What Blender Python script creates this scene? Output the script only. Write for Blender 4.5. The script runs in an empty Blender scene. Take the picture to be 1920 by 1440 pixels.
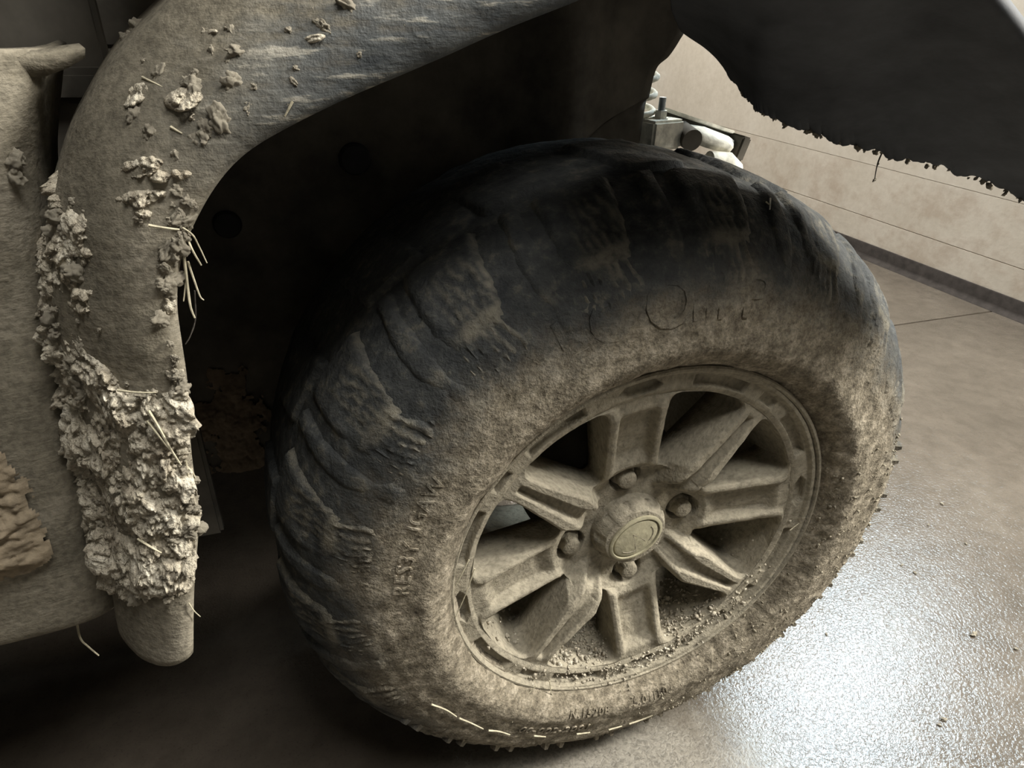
import bpy, bmesh, math, random
import numpy as np
from mathutils import Matrix, Vector

random.seed(7)
rng = np.random.default_rng(7)
SC = bpy.context.scene
COL = SC.collection
PI = math.pi

# ------------------------------------------------------------------ camera
cam_d = bpy.data.cameras.new('camera')
cam_d.sensor_width = 36.0
cam_d.lens = 1250.0 / 1920.0 * 36.0
cam_d.clip_start = 0.02
cam = bpy.data.objects.new('camera', cam_d)
COL.objects.link(cam)
MR = ((0.945609, 0.137525, -0.294805), (-0.324087, 0.476601, -0.817202), (0.028119, 0.868296, 0.495248))
mw = Matrix(MR).to_4x4()
mw.translation = Vector((-0.28268, -0.39059, 0.76593))
cam.matrix_world = mw
SC.camera = cam

# ------------------------------------------------------------------ exposure, world, lights
SC.view_settings.view_transform = 'Standard'
SC.view_settings.look = 'None'
SC.view_settings.exposure = 0.0
SC.view_settings.gamma = 1.0
SC.view_settings.use_curve_mapping = False
wd = bpy.data.worlds.new('world')
SC.world = wd
wd.use_nodes = True
wd.node_tree.nodes['Background'].inputs['Color'].default_value = (0.8, 0.9, 1.0, 1)
wd.node_tree.nodes['Background'].inputs['Strength'].default_value = 0.6


def area(name, loc, target, sx, sy, power, color):
    d = bpy.data.lights.new(name, 'AREA')
    d.shape = 'RECTANGLE'
    d.size = sx
    d.size_y = sy
    d.energy = power
    d.color = color
    o = bpy.data.objects.new(name, d)
    COL.objects.link(o)
    o.location = loc
    dv = Vector(target) - Vector(loc)
    o.rotation_euler = dv.to_track_quat('-Z', 'Y').to_euler()
    return o


# daylight through the two high windows of the right-hand wall, and an added fill for that wall at the far end
area('window_daylight', (1.62, 0.82, 1.78), (0.3, -0.1, 0.1), 0.36, 0.85, 44, (0.74, 0.90, 1.0))
area('window_daylight_near', (1.70, -0.55, 1.74), (0.0, -0.15, 0.3), 0.34, 0.50, 118, (1.0, 0.965, 0.89))
area('wall_fill_light', (1.0, 2.5, 2.54), (1.55, 2.0, 0.2), 1.2, 0.16, 128, (1.0, 0.96, 0.88))
area('overhead_lamp_light', (0.30, -0.80, 2.56), (-0.05, -0.2, 0.0), 1.2, 0.55, 56, (1.0, 0.98, 0.94))

# ------------------------------------------------------------------ numpy noise
_perm = rng.permutation(4096)
_val = rng.random(4096)
_v3 = rng.random((4096, 3))


def _h(i, j, k):
    return _perm[(_perm[(_perm[i & 4095] + j) & 4095] + k) & 4095]


def vnoise(p):
    p = np.asarray(p, float)
    f = np.floor(p)
    i = f.astype(int)
    t = p - f
    t = t * t * (3 - 2 * t)
    r = 0
    for a in (0, 1):
        for b in (0, 1):
            for c in (0, 1):
                w = (t[..., 0] if a else 1 - t[..., 0]) * (t[..., 1] if b else 1 - t[..., 1]) * (t[..., 2] if c else 1 - t[..., 2])
                r = r + w * _val[_h(i[..., 0] + a, i[..., 1] + b, i[..., 2] + c)]
    return r * 2 - 1


def fbm(p, o=4):
    p = np.asarray(p, float)
    r = 0
    a = 1.0
    for k in range(o):
        r = r + a * vnoise(p * (2 ** k) + 17.3 * k)
        a *= 0.5
    return r


def worley(p):
    p = np.asarray(p, float)
    f = np.floor(p).astype(int)
    best = np.full(p.shape[:-1], 9.0)
    bid = np.zeros(p.shape[:-1])
    for a in (-1, 0, 1):
        for b in (-1, 0, 1):
            for c in (-1, 0, 1):
                q = f + np.array([a, b, c])
                h = _h(q[..., 0], q[..., 1], q[..., 2])
                d = np.linalg.norm(q + _v3[h] - p, axis=-1)
                m = d < best
                best = np.where(m, d, best)
                bid = np.where(m, _val[h], bid)
    return best, bid


def sstep(x, a, b):
    t = np.clip((np.asarray(x, float) - a) / (b - a), 0, 1)
    return t * t * (3 - 2 * t)


# ------------------------------------------------------------------ object helpers
def link(name, me, mat=None, parent=None, smooth=True, sharp=None):
    if mat is not None:
        me.materials.append(mat)
    if smooth:
        me.polygons.foreach_set('use_smooth', [True] * len(me.polygons))
        if sharp:
            me.set_sharp_from_angle(angle=math.radians(sharp))
    o = bpy.data.objects.new(name, me)
    COL.objects.link(o)
    if parent is not None:
        o.parent = parent
    return o


def mesh(name, v, f, mat=None, parent=None, smooth=True, sharp=None):
    me = bpy.data.meshes.new(name)
    me.from_pydata([tuple(map(float, a)) for a in v], [], [tuple(map(int, a)) for a in f])
    me.update()
    return link(name, me, mat, parent, smooth, sharp)


def gfaces(n, m, cu=False, cv=False, off=0):
    I, J = np.meshgrid(np.arange(n if cu else n - 1), np.arange(m if cv else m - 1), indexing='ij')
    I2 = (I + 1) % n
    J2 = (J + 1) % m
    return (np.stack([I * m + J, I2 * m + J, I2 * m + J2, I * m + J2], -1).reshape(-1, 4) + off)


def grid(name, P, mat, parent=None, cu=False, cv=False, smooth=True, sharp=None, flip=False, keep=None):
    n, m = P.shape[:2]
    F = gfaces(n, m, cu, cv)
    if keep is not None:
        F = F[keep.reshape(-1)[F].all(1)]
    if flip:
        F = F[:, ::-1]
    return mesh(name, P.reshape(-1, 3), F, mat, parent, smooth, sharp)


def frombm(name, bm, mat, parent=None, smooth=False, sharp=None, normals=True):
    if normals:
        bmesh.ops.recalc_face_normals(bm, faces=bm.faces)
    me = bpy.data.meshes.new(name)
    bm.to_mesh(me)
    bm.free()
    return link(name, me, mat, parent, smooth, sharp)


def box(name, c, s, mat, parent=None, bev=0.0, rz=0.0, rot=None):
    bm = bmesh.new()
    bmesh.ops.create_cube(bm, size=1.0)
    bmesh.ops.scale(bm, vec=s, verts=bm.verts)
    if bev:
        bmesh.ops.bevel(bm, geom=list(bm.edges), offset=bev, segments=2, affect='EDGES')
    o = frombm(name, bm, mat, parent, bool(bev), 40 if bev else None)
    o.location = c
    o.rotation_euler = rot if rot else (0, 0, rz)
    return o


def lathe(name, prof, mat, parent=None, n=64, axis='Y', sharp=35, closed=False):
    """prof: (r, h) pairs, turned about the wheel axis (local Y) or Z"""
    th = np.linspace(0, 2 * PI, n, endpoint=False)
    pr = np.array(prof, float)
    r = pr[:, 0][None, :]
    h = np.broadcast_to(pr[:, 1][None, :], (n, len(pr)))
    if axis == 'Y':
        P = np.stack([r * np.cos(th)[:, None], h, r * np.sin(th)[:, None]], -1)
    else:
        P = np.stack([r * np.cos(th)[:, None], r * np.sin(th)[:, None], h], -1)
    o = grid(name, P, mat, parent, cu=True, cv=closed, sharp=sharp)
    return o


def tube_data(pts, r, seg=7, taper=1.0):
    pts = np.array(pts, float)
    n = len(pts)
    V = []
    for i in range(n):
        t = pts[min(i + 1, n - 1)] - pts[max(i - 1, 0)]
        t /= np.linalg.norm(t) + 1e-9
        a = np.cross(t, [0.31, 0.2, 0.93])
        a /= np.linalg.norm(a) + 1e-9
        b = np.cross(t, a)
        k = r * (1 - (1 - taper) * i / (n - 1))
        for j in range(seg):
            w = 2 * PI * j / seg
            V.append(pts[i] + k * (a * math.cos(w) + b * math.sin(w)))
    F = [tuple(q) for q in gfaces(n, seg, False, True)]
    F.append(tuple(range(seg))[::-1])
    F.append(tuple(range((n - 1) * seg, n * seg)))
    return V, F


def tube(name, pts, r, mat, parent=None, seg=7, taper=1.0):
    V, F = tube_data(pts, r, seg, taper)
    return mesh(name, V, F, mat, parent, True, 50)


def smoothpath(pts, n=12):
    """Catmull-Rom through the points"""
    p = np.array(pts, float)
    p = np.vstack([2 * p[0] - p[1], p, 2 * p[-1] - p[-2]])
    out = []
    for i in range(1, len(p) - 2):
        for t in np.linspace(0, 1, n, endpoint=False):
            a, b, c, d = p[i - 1], p[i], p[i + 1], p[i + 2]
            out.append(0.5 * (2 * b + (c - a) * t + (2 * a - 5 * b + 4 * c - d) * t * t + (3 * b - a - 3 * c + d) * t ** 3))
    out.append(p[-2])
    return np.array(out)


def tag(o, label=None, cat=None, group=None, kind=None):
    for k, v in (('label', label), ('category', cat), ('group', group), ('kind', kind)):
        if v:
            o[k] = v
    return o


def empty(name, loc=(0, 0, 0)):
    o = bpy.data.objects.new(name, None)
    COL.objects.link(o)
    o.location = loc
    return o


# ------------------------------------------------------------------ materials
class NT:
    def __init__(s, name):
        s.m = bpy.data.materials.new(name)
        s.m.use_nodes = True
        s.t = s.m.node_tree
        s.b = s.t.nodes['Principled BSDF']
        s.tc = s.t.nodes.new('ShaderNodeTexCoord')

    def n(s, typ, **kw):
        nd = s.t.nodes.new('ShaderNode' + typ)
        for k, v in kw.items():
            setattr(nd, k, v)
        return nd

    def l(s, a, b):
        s.t.links.new(a, b)

    def noise(s, scale, detail=4, rough=0.6, vec=None, dist=0.0):
        nd = s.n('TexNoise')
        nd.inputs['Scale'].default_value = scale
        nd.inputs['Detail'].default_value = detail
        nd.inputs['Roughness'].default_value = rough
        nd.inputs['Distortion'].default_value = dist
        s.l(vec if vec is not None else s.tc.outputs['Object'], nd.inputs['Vector'])
        return nd.outputs['Fac']

    def scaled(s, sc):
        mp = s.n('Mapping')
        mp.inputs['Scale'].default_value = sc
        s.l(s.tc.outputs['Object'], mp.inputs['Vector'])
        return mp.outputs['Vector']

    def ramp(s, fac, stops):
        r = s.n('ValToRGB')
        el = r.color_ramp.elements
        while len(el) < len(stops):
            el.new(0.5)
        for e, (p, c) in zip(el, stops):
            e.position = p
            e.color = (*c, 1) if len(c) == 3 else c
        s.l(fac, r.inputs['Fac'])
        return r.outputs['Color']

    def mix(s, fac, a, b, mode='MIX'):
        x = s.n('Mix', data_type='RGBA', blend_type=mode)
        if isinstance(fac, (int, float)):
            x.inputs[0].default_value = fac
        else:
            s.l(fac, x.inputs[0])
        for v, k in ((a, 6), (b, 7)):
            if isinstance(v, tuple):
                x.inputs[k].default_value = (*v, 1)
            else:
                s.l(v, x.inputs[k])
        return x.outputs[2]

    def math(s, op, a, b=None, c=None):
        x = s.n('Math', operation=op)
        for i, v in enumerate((a, b, c)):
            if v is None:
                continue
            if isinstance(v, (int, float)):
                x.inputs[i].default_value = v
            else:
                s.l(v, x.inputs[i])
        return x.outputs[0]

    def mapr(s, v, a, b, c=0.0, d=1.0):
        x = s.n('MapRange', interpolation_type='SMOOTHSTEP')
        s.l(v, x.inputs['Value'])
        for k, q in (('From Min', a), ('From Max', b), ('To Min', c), ('To Max', d)):
            x.inputs[k].default_value = q
        return x.outputs['Result']

    def sep(s, vec=None):
        x = s.n('SeparateXYZ')
        s.l(vec if vec is not None else s.tc.outputs['Object'], x.inputs[0])
        return x.outputs

    def bump(s, layers):
        prev = None
        for h, strength, dist in layers:
            b = s.n('Bump')
            b.inputs['Strength'].default_value = strength
            b.inputs['Distance'].default_value = dist
            s.l(h, b.inputs['Height'])
            if prev is not None:
                s.l(prev, b.inputs['Normal'])
            prev = b.outputs['Normal']
        s.l(prev, s.b.inputs['Normal'])

    def out(s, color, rough, spec=0.3, metal=0.0):
        if isinstance(color, tuple):
            s.b.inputs['Base Color'].default_value = (*color, 1)
        else:
            s.l(color, s.b.inputs['Base Color'])
        if isinstance(rough, (int, float)):
            s.b.inputs['Roughness'].default_value = rough
        else:
            s.l(rough, s.b.inputs['Roughness'])
        s.b.inputs['Specular IOR Level'].default_value = spec
        s.b.inputs['Metallic'].default_value = metal
        return s.m


DUST = (0.250, 0.224, 0.170)
DUST_D = (0.150, 0.120, 0.078)
DUST_L = (0.42, 0.365, 0.265)


def mat_dust(name, tint=1.0, bump=0.5):
    s = NT(name)
    a = s.noise(26, 6, 0.62)
    b = s.noise(210, 3, 0.6)
    c = s.ramp(a, [(0.22, tuple(tint * v * 0.72 for v in DUST)), (0.5, tuple(tint * v for v in DUST)), (0.8, tuple(tint * v * 1.3 for v in DUST))])
    d = s.ramp(b, [(0.30, (0.72, 0.72, 0.72)), (0.5, (1, 1, 1)), (0.72, (1.2, 1.2, 1.2))])
    c = s.mix(1.0, c, d, 'MULTIPLY')
    s.bump([(a, 0.25, 0.01), (s.noise(420, 3, 0.7), bump, 0.0025)])
    return s.out(c, 0.95, 0.1)


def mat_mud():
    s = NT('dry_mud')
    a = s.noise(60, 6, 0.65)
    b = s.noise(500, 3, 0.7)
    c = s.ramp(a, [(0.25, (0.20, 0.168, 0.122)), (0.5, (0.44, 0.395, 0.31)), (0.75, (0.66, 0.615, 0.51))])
    c = s.mix(1.0, c, s.ramp(b, [(0.3, (0.6, 0.6, 0.6)), (0.55, (1.05, 1.05, 1.05))]), 'MULTIPLY')
    s.bump([(a, 0.4, 0.006), (b, 0.7, 0.003)])
    return s.out(c, 0.96, 0.08)


def mat_flare():
    """black grained plastic under a film of dust; scuffed nearly bare towards the top of the arch"""
    s = NT('dusty_plastic')
    x, y, z = s.sep()
    n1 = s.noise(18, 6, 0.65)
    mpv = s.n('Mapping')
    mpv.inputs['Rotation'].default_value = (0, 0.35, 0)
    mpv.inputs['Scale'].default_value = (0.30, 1, 1.7)
    s.l(s.tc.outputs['Object'], mpv.inputs['Vector'])
    n2 = s.noise(90, 4, 0.65, mpv.outputs['Vector'])
    # along the arch: bare near the inner edge of the upper run
    g = s.math('ADD', s.math('MULTIPLY', x, 1.0), s.math('MULTIPLY', z, -2.6))
    g = s.math('ADD', g, 2.15)
    g2 = s.math('ADD', g, s.math('MULTIPLY', s.math('SUBTRACT', n1, 0.5), 0.34))
    g2 = s.math('ADD', g2, s.math('MULTIPLY', s.math('SUBTRACT', n2, 0.5), 0.24))
    hi = s.mapr(x, -0.36, -0.24)
    bare = s.math('MULTIPLY', s.mapr(g2, -0.16, 0.0, 0.0, 1.0), s.mapr(z, 0.655, 0.70))
    bare = s.math('MULTIPLY', bare, hi)
    dust = s.ramp(n1, [(0.3, (0.105, 0.093, 0.069)), (0.5, (0.180, 0.160, 0.120)), (0.72, (0.285, 0.257, 0.200))])
    fine = s.noise(260, 3, 0.65)
    dust = s.mix(1.0, dust, s.ramp(fine, [(0.35, (0.72, 0.72, 0.72)), (0.6, (1.1, 1.1, 1.1))]), 'MULTIPLY')
    scuff = s.ramp(n2, [(0.40, (0.042, 0.047, 0.050)), (0.58, (0.085, 0.090, 0.088)), (0.68, (0.30, 0.285, 0.24))])
    c = s.mix(bare, dust, scuff)
    s.bump([(n1, 0.2, 0.006), (n2, 0.3, 0.003), (fine, 0.35, 0.002)])
    return s.out(c, s.mapr(bare, 0, 1, 0.95, 0.55), 0.25)


def mat_tyre():
    s = NT('dusty_rubber')
    x, y, z = s.sep()
    r = s.math('SQRT', s.math('ADD', s.math('MULTIPLY', x, x), s.math('MULTIPLY', z, z)))
    n1 = s.noise(17, 6, 0.65)
    n2 = s.noise(75, 5, 0.68)
    n3 = s.noise(330, 3, 0.7)
    # ground-in dust stays where grass never rubs: towards the rim and round the lower front
    rr = s.math('ADD', r, s.math('MULTIPLY', s.math('SUBTRACT', n1, 0.5), 0.10))
    rr = s.math('ADD', rr, s.math('MULTIPLY', s.math('SUBTRACT', n2, 0.5), 0.07))
    low = s.math('ADD', s.math('MULTIPLY', x, 0.035), s.math('MULTIPLY', z, -0.095))
    rr = s.math('SUBTRACT', rr, low)
    m = s.mapr(rr, 0.244, 0.306, 1.0, 0.0)
    dust = s.ramp(n2, [(0.3, (0.095, 0.080, 0.058)), (0.5, (0.205, 0.177, 0.130)), (0.70, (0.37, 0.325, 0.25))])
    dust = s.mix(1.0, dust, s.ramp(n3, [(0.35, (0.6, 0.6, 0.6)), (0.62, (1.15, 1.15, 1.15))]), 'MULTIPLY')
    rub = s.ramp(n2, [(0.35, (0.024, 0.026, 0.027)), (0.55, (0.046, 0.048, 0.046)), (0.75, (0.120, 0.110, 0.085))])
    at = s.n('Attribute', attribute_name='wear')
    rub = s.mix(s.math('MULTIPLY', at.outputs['Fac'], s.mapr(n2, 0.3, 0.6, 0.25, 0.85)), rub, (0.165, 0.150, 0.115))
    c = s.mix(m, rub, dust)
    s.bump([(n1, 0.25, 0.010), (n2, 0.7, 0.005), (n3, 0.3, 0.002)])
    return s.out(c, s.mapr(m, 0, 1, 0.75, 0.95), 0.2)


def mat_floor():
    s = NT('sealed_concrete')
    a = s.noise(2.2, 6, 0.6)
    b = s.noise(30, 6, 0.65)
    g = s.noise(300, 3, 0.65)
    f = s.noise(240, 3, 0.6, None, 0.8)
    c = s.ramp(a, [(0.3, (0.060, 0.050, 0.039)), (0.55, (0.084, 0.070, 0.055)), (0.75, (0.112, 0.096, 0.077))])
    c = s.mix(1.0, c, s.ramp(b, [(0.3, (0.78, 0.78, 0.77)), (0.55, (1.0, 1.0, 1.0)), (0.75, (1.12, 1.12, 1.12))]), 'MULTIPLY')
    c = s.mix(1.0, c, s.ramp(g, [(0.28, (0.7, 0.7, 0.7)), (0.42, (1, 1, 1))]), 'MULTIPLY')
    # paler, duller patch of slab round the foot of the wheel
    pos = s.n('NewGeometry')
    wx, wy, wz = s.sep(pos.outputs['Position'])
    dd = s.math('SQRT', s.math('ADD', s.math('POWER', s.math('ADD', wx, 0.03), 2.0), s.math('POWER', s.math('MULTIPLY', s.math('ADD', wy, 0.10), 1.0), 2.0)))
    dd = s.math('ADD', dd, s.math('MULTIPLY', s.math('SUBTRACT', b, 0.5), 0.16))
    pale_patch = s.mapr(dd, 0.12, 0.27, 0.9, 0.0)
    pale_tone = s.ramp(f, [(0.34, (0.110, 0.100, 0.080)), (0.5, (0.200, 0.184, 0.150)), (0.7, (0.270, 0.250, 0.205))])
    c = s.mix(pale_patch, c, pale_tone)
    s.bump([(b, 0.06, 0.01), (f, 0.27, 0.0024), (g, 0.20, 0.0012)])
    return s.out(c, s.math('ADD', s.mapr(b, 0.35, 0.7, 0.09, 0.15), s.math('MULTIPLY', pale_patch, 0.4)), 0.8)


def mat_wall():
    s = NT('painted_wall')
    x, y, z = s.sep()
    a = s.noise(3.5, 6, 0.6)
    b = s.noise(40, 5, 0.65)
    c = s.ramp(a, [(0.3, (0.50, 0.45, 0.375)), (0.55, (0.57, 0.52, 0.445)), (0.75, (0.61, 0.57, 0.50))])
    c = s.mix(1.0, c, s.ramp(b, [(0.3, (0.90, 0.89, 0.88)), (0.6, (1.0, 1.0, 1.0))]), 'MULTIPLY')
    n = s.noise(14, 5, 0.65)
    st = s.math('MULTIPLY', s.mapr(z, 0.05, 0.13, 0.45, 0.0), s.mapr(n, 0.40, 0.72))
    c = s.mix(st, c, (0.30, 0.215, 0.15))
    s.bump([(a, 0.1, 0.02), (b, 0.15, 0.004)])
    return s.out(c, 0.7, 0.25)


def mat_plain(name, color, rough=0.6, spec=0.3, metal=0.0, nscale=60, var=0.35, bump=0.2):
    s = NT(name)
    a = s.noise(nscale, 5, 0.62)
    c = s.ramp(a, [(0.3, tuple(v * (1 - var) for v in color)), (0.7, tuple(v * (1 + var) for v in color))])
    s.bump([(a, bump, 0.003)])
    return s.out(c, rough, spec, metal)


M_DUST = mat_dust('dust_coat')
M_RIM = mat_dust('dusty_alloy', 1.08, 0.45)
M_MUD = mat_mud()
M_FLARE = mat_flare()
M_TYRE = mat_tyre()
M_FLOOR = mat_floor()
M_WALL = mat_wall()
M_CEIL = mat_plain('ceiling_paint', (0.30, 0.29, 0.27), 0.9, 0.1, 0, 20, 0.08)
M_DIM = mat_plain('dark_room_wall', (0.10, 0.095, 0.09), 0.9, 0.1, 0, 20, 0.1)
M_BASE = mat_plain('dark_vinyl', (0.034, 0.029, 0.026), 0.85, 0.1, 0, 40, 0.3)
M_DARK = mat_plain('dark_dusty_plastic', (0.072, 0.065, 0.053), 0.85, 0.15, 0, 14, 0.55, 0.3)
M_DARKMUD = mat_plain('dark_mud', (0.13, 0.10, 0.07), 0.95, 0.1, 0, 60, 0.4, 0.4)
M_FLAP = mat_plain('black_plastic', (0.056, 0.059, 0.064), 0.7, 0.25, 0, 24, 0.35, 0.25)
M_STEEL = mat_plain('steel_bolt', (0.25, 0.28, 0.30), 0.4, 0.5, 0.8, 80, 0.25)
M_GREY = mat_plain('dusty_suspension', (0.66, 0.64, 0.56), 0.85, 0.15, 0, 70, 0.35, 0.4)
M_STRAW = mat_plain('dry_grass', (0.44, 0.40, 0.29), 0.8, 0.2, 0, 200, 0.3)
M_STRAW_D = mat_plain('dark_root', (0.06, 0.052, 0.045), 0.8, 0.2, 0, 200, 0.3)
M_CRACK = mat_plain('joint_dirt', (0.055, 0.042, 0.03), 0.95, 0.1, 0, 120, 0.4)
M_WHITE = mat_plain('white_enamel', (0.7, 0.7, 0.68), 0.4, 0.4, 0, 30, 0.03)

# ------------------------------------------------------------------ the room
ZC = 2.66
floor = box('floor', (-0.75, 0.2, -0.06), (5.6, 7.2, 0.10), M_CRACK)
tag(floor, kind='structure')
JY = 0.8897
slab_near = box('concrete_slab', (-0.75, (JY - 0.002 - 3.4) / 2, -0.006), (5.6, JY - 0.002 + 3.4, 0.012), M_FLOOR, None, 0.0012)
slab_far = box('concrete_slab', (-0.75, (JY + 0.002 + 3.8) / 2, -0.006), (5.6, 3.8 - JY - 0.002, 0.012), M_FLOOR, None, 0.0012)
for q in (slab_near, slab_far):
    q.parent = floor
    q.matrix_parent_inverse = floor.matrix_world.inverted()
    q.location = Vector(q.location) - Vector(floor.location)
    q.matrix_parent_inverse = Matrix()

# right wall: three courses of board with hair-line seams, dark vinyl base below
WA = np.array([1.7091, 1.3652]); WB = np.array([1.7355, 0.8058])
wd_ = (WB - WA) / np.linalg.norm(WB - WA)
wang = math.atan2(wd_[1], wd_[0])
wallr = empty('wall_right', (float(WA[0]), float(WA[1]), 0.0))
wallr.rotation_euler = (0, 0, wang)
tag(wallr, kind='structure')
# local x runs along the wall towards the viewer, local +y points away from the room
zs = [(0.0, 0.1383), (0.1391, 0.3108), (0.3116, ZC)]
WX0, WX1 = -2.45, 4.45
wx0, wx1, wz0, wz1 = 0.32, 0.76, 1.30, 2.26      # window opening, local x and z
vx0, vx1, vz0, vz1 = 1.70, 2.14, 1.42, 2.06
for a, b in zs:
    if b < 1:
        box('wall_board', ((WX0 + WX1) / 2, 0.05, (a + b) / 2), (WX1 - WX0, 0.10, b - a), M_WALL, wallr, 0.0012)
    else:
        bm = bmesh.new()
        for (xa, xb, za, zb) in ((WX0, wx0, a, b), (wx1, vx0, a, b), (vx1, WX1, a, b), (wx0, wx1, a, wz0), (wx0, wx1, wz1, b), (vx0, vx1, a, vz0), (vx0, vx1, vz1, b)):
            r = bmesh.ops.create_cube(bm, size=1.0)
            bmesh.ops.scale(bm, vec=(xb - xa, 0.10, zb - za), verts=r['verts'])
            bmesh.ops.translate(bm, vec=((xa + xb) / 2, 0.05, (za + zb) / 2), verts=r['verts'])
        frombm('wall_board', bm, M_WALL, wallr)
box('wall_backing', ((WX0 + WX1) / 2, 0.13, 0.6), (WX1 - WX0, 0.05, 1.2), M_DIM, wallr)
for nm, (x0_, x1_, z0_, z1_) in (('window_1', (wx0, wx1, wz0, wz1)), ('window_2', (vx0, vx1, vz0, vz1))):
    win = empty(nm, (0, 0, 0))
    win.parent = wallr
    for c, s_ in (((x0_ + 0.02, 0.05, (z0_ + z1_) / 2), (0.04, 0.06, z1_ - z0_)), ((x1_ - 0.02, 0.05, (z0_ + z1_) / 2), (0.04, 0.06, z1_ - z0_)),
                  (((x0_ + x1_) / 2, 0.05, z0_ + 0.02), (x1_ - x0_, 0.06, 0.04)), (((x0_ + x1_) / 2, 0.05, z1_ - 0.02), (x1_ - x0_, 0.06, 0.04)),
                  (((x0_ + x1_) / 2, 0.05, (z0_ + z1_) / 2), (x1_ - x0_, 0.05, 0.03))):
        box('window_frame', c, s_, M_WHITE, win, 0.003)

# coved vinyl base
prof = [(0.0, 0.053), (-0.004, 0.053), (-0.006, 0.050), (-0.006, 0.018), (-0.010, 0.009), (-0.020, 0.003), (-0.022, 0.0), (0.0, 0.0)]
P = np.array([[(x, p[0], p[1]) for p in prof] for x in (WX0, WX1)], float)
base = grid('baseboard_right', P, M_BASE, None, cv=True, sharp=40)
base.location = wallr.location
base.rotation_euler = (0, 0, wang)
tag(base, kind='structure')
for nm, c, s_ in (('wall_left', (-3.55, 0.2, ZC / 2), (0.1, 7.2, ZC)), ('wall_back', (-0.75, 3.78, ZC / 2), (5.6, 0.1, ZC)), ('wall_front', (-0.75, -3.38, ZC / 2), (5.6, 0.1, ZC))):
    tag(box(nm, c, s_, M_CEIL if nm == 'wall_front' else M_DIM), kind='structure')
tag(box('ceiling', (-0.75, 0.2, ZC + 0.05), (5.6, 7.2, 0.1), M_CEIL), kind='structure')


def lamp(loc, L, rz, label, W=0.09):
    t = empty('ceiling_lamp', loc)
    t.rotation_euler = (0, 0, rz)
    tag(t, label, 'lamp')
    box('housing', (0, 0, -0.02), (L, W, 0.04), M_WHITE, t, 0.006)
    s = NT('lamp_tube')
    s.b.inputs['Emission Color'].default_value = (1, 0.96, 0.88, 1)
    s.b.inputs['Emission Strength'].default_value = 4.0
    for yy in ((0.0,) if W < 0.2 else (-0.2, -0.07, 0.07, 0.2)):
        tube('tube', [(-L / 2 + 0.03, yy, -0.055), (L / 2 - 0.03, yy, -0.055)], 0.013, s.m, t, 12)
        for e in (-1, 1):
            box('end_cap', (e * (L / 2 - 0.02), yy, -0.05), (0.02, 0.04, 0.045), M_WHITE, t, 0.003)
    return t


lamp((1.0, 2.5, ZC), 1.2, 0.4, 'added white ceiling batten for wall fill at the far end of the garage')  # unseen batten added to go with the wall fill
lamp((0.30, -0.80, ZC), 1.2, 0.1, 'wide white ceiling lamp with four tubes above the front of the wheel', 0.56)

# ------------------------------------------------------------------ the vehicle
WZ = 0.332
veh = empty('utility_vehicle', (0, 0, 0))
tag(veh, 'muddy off-road utility vehicle with black plastic flare and dusty alloy wheel, parked on concrete', 'vehicle')


# ---- tyre
def sup(r, Rt=0.327, w=0.3067, b0=0.0217, m=3.05):
    S = np.clip((np.asarray(r, float) - 0.15) / (Rt - 0.15), 0, 1)
    return w / 2 - (w + 2 * b0) / 2 * (1 - S ** m) ** (1 / m)


def tyre_profile(n=60):
    ph = np.linspace(0.165 * PI, 0.5 * PI, n)
    m = 3.05
    S = np.abs(np.sin(ph)) ** (2 / m)
    C = np.abs(np.cos(ph)) ** (2 / m)
    r = 0.15 + 0.177 * S
    y = 0.15335 - 0.17505 * C
    k = r > 0.222
    r, y = r[k], y[k]
    rb = np.array([0.1815, 0.1835, 0.1875, 0.193, 0.1995, 0.207, 0.214])
    yb = np.array([0.020, 0.012, 0.004, -0.0035, -0.0100, -0.0145, -0.0165])
    return np.concatenate([rb, r]), np.concatenate([yb, y])


pr, py = tyre_profile()
# back half by mirroring
PR = np.concatenate([pr, pr[::-1][1:]])
PY = np.concatenate([py, (0.3067 - py[::-1])[1:]])
# resample evenly by arc length
s_arc = np.concatenate([[0], np.cumsum(np.hypot(np.diff(PR), np.diff(PY)))])
tt = np.linspace(0, s_arc[-1], 150)
PRr, PYr = np.interp(tt, s_arc, PR), np.interp(tt, s_arc, PY)
ARC = s_arc[-1]


def tyre_pt(th, v, h):
    """point on the carcass: angle th, arc length v from the front bead, lifted by h"""
    r = np.interp(v, s_arc, PR)
    y = np.interp(v, s_arc, PY)
    e = 0.002
    dr = np.interp(v + e, s_arc, PR) - np.interp(v - e, s_arc, PR)
    dy = np.interp(v + e, s_arc, PY) - np.interp(v - e, s_arc, PY)
    L = np.hypot(dr, dy) + 1e-9
    nr, ny = -dy / L, dr / L
    nr, ny = -nr * 1.0, -ny * 1.0     # outward
    r2 = r + nr * h
    y2 = y + ny * h
    return np.stack([r2 * np.cos(th), y2, r2 * np.sin(th)], -1)


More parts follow.
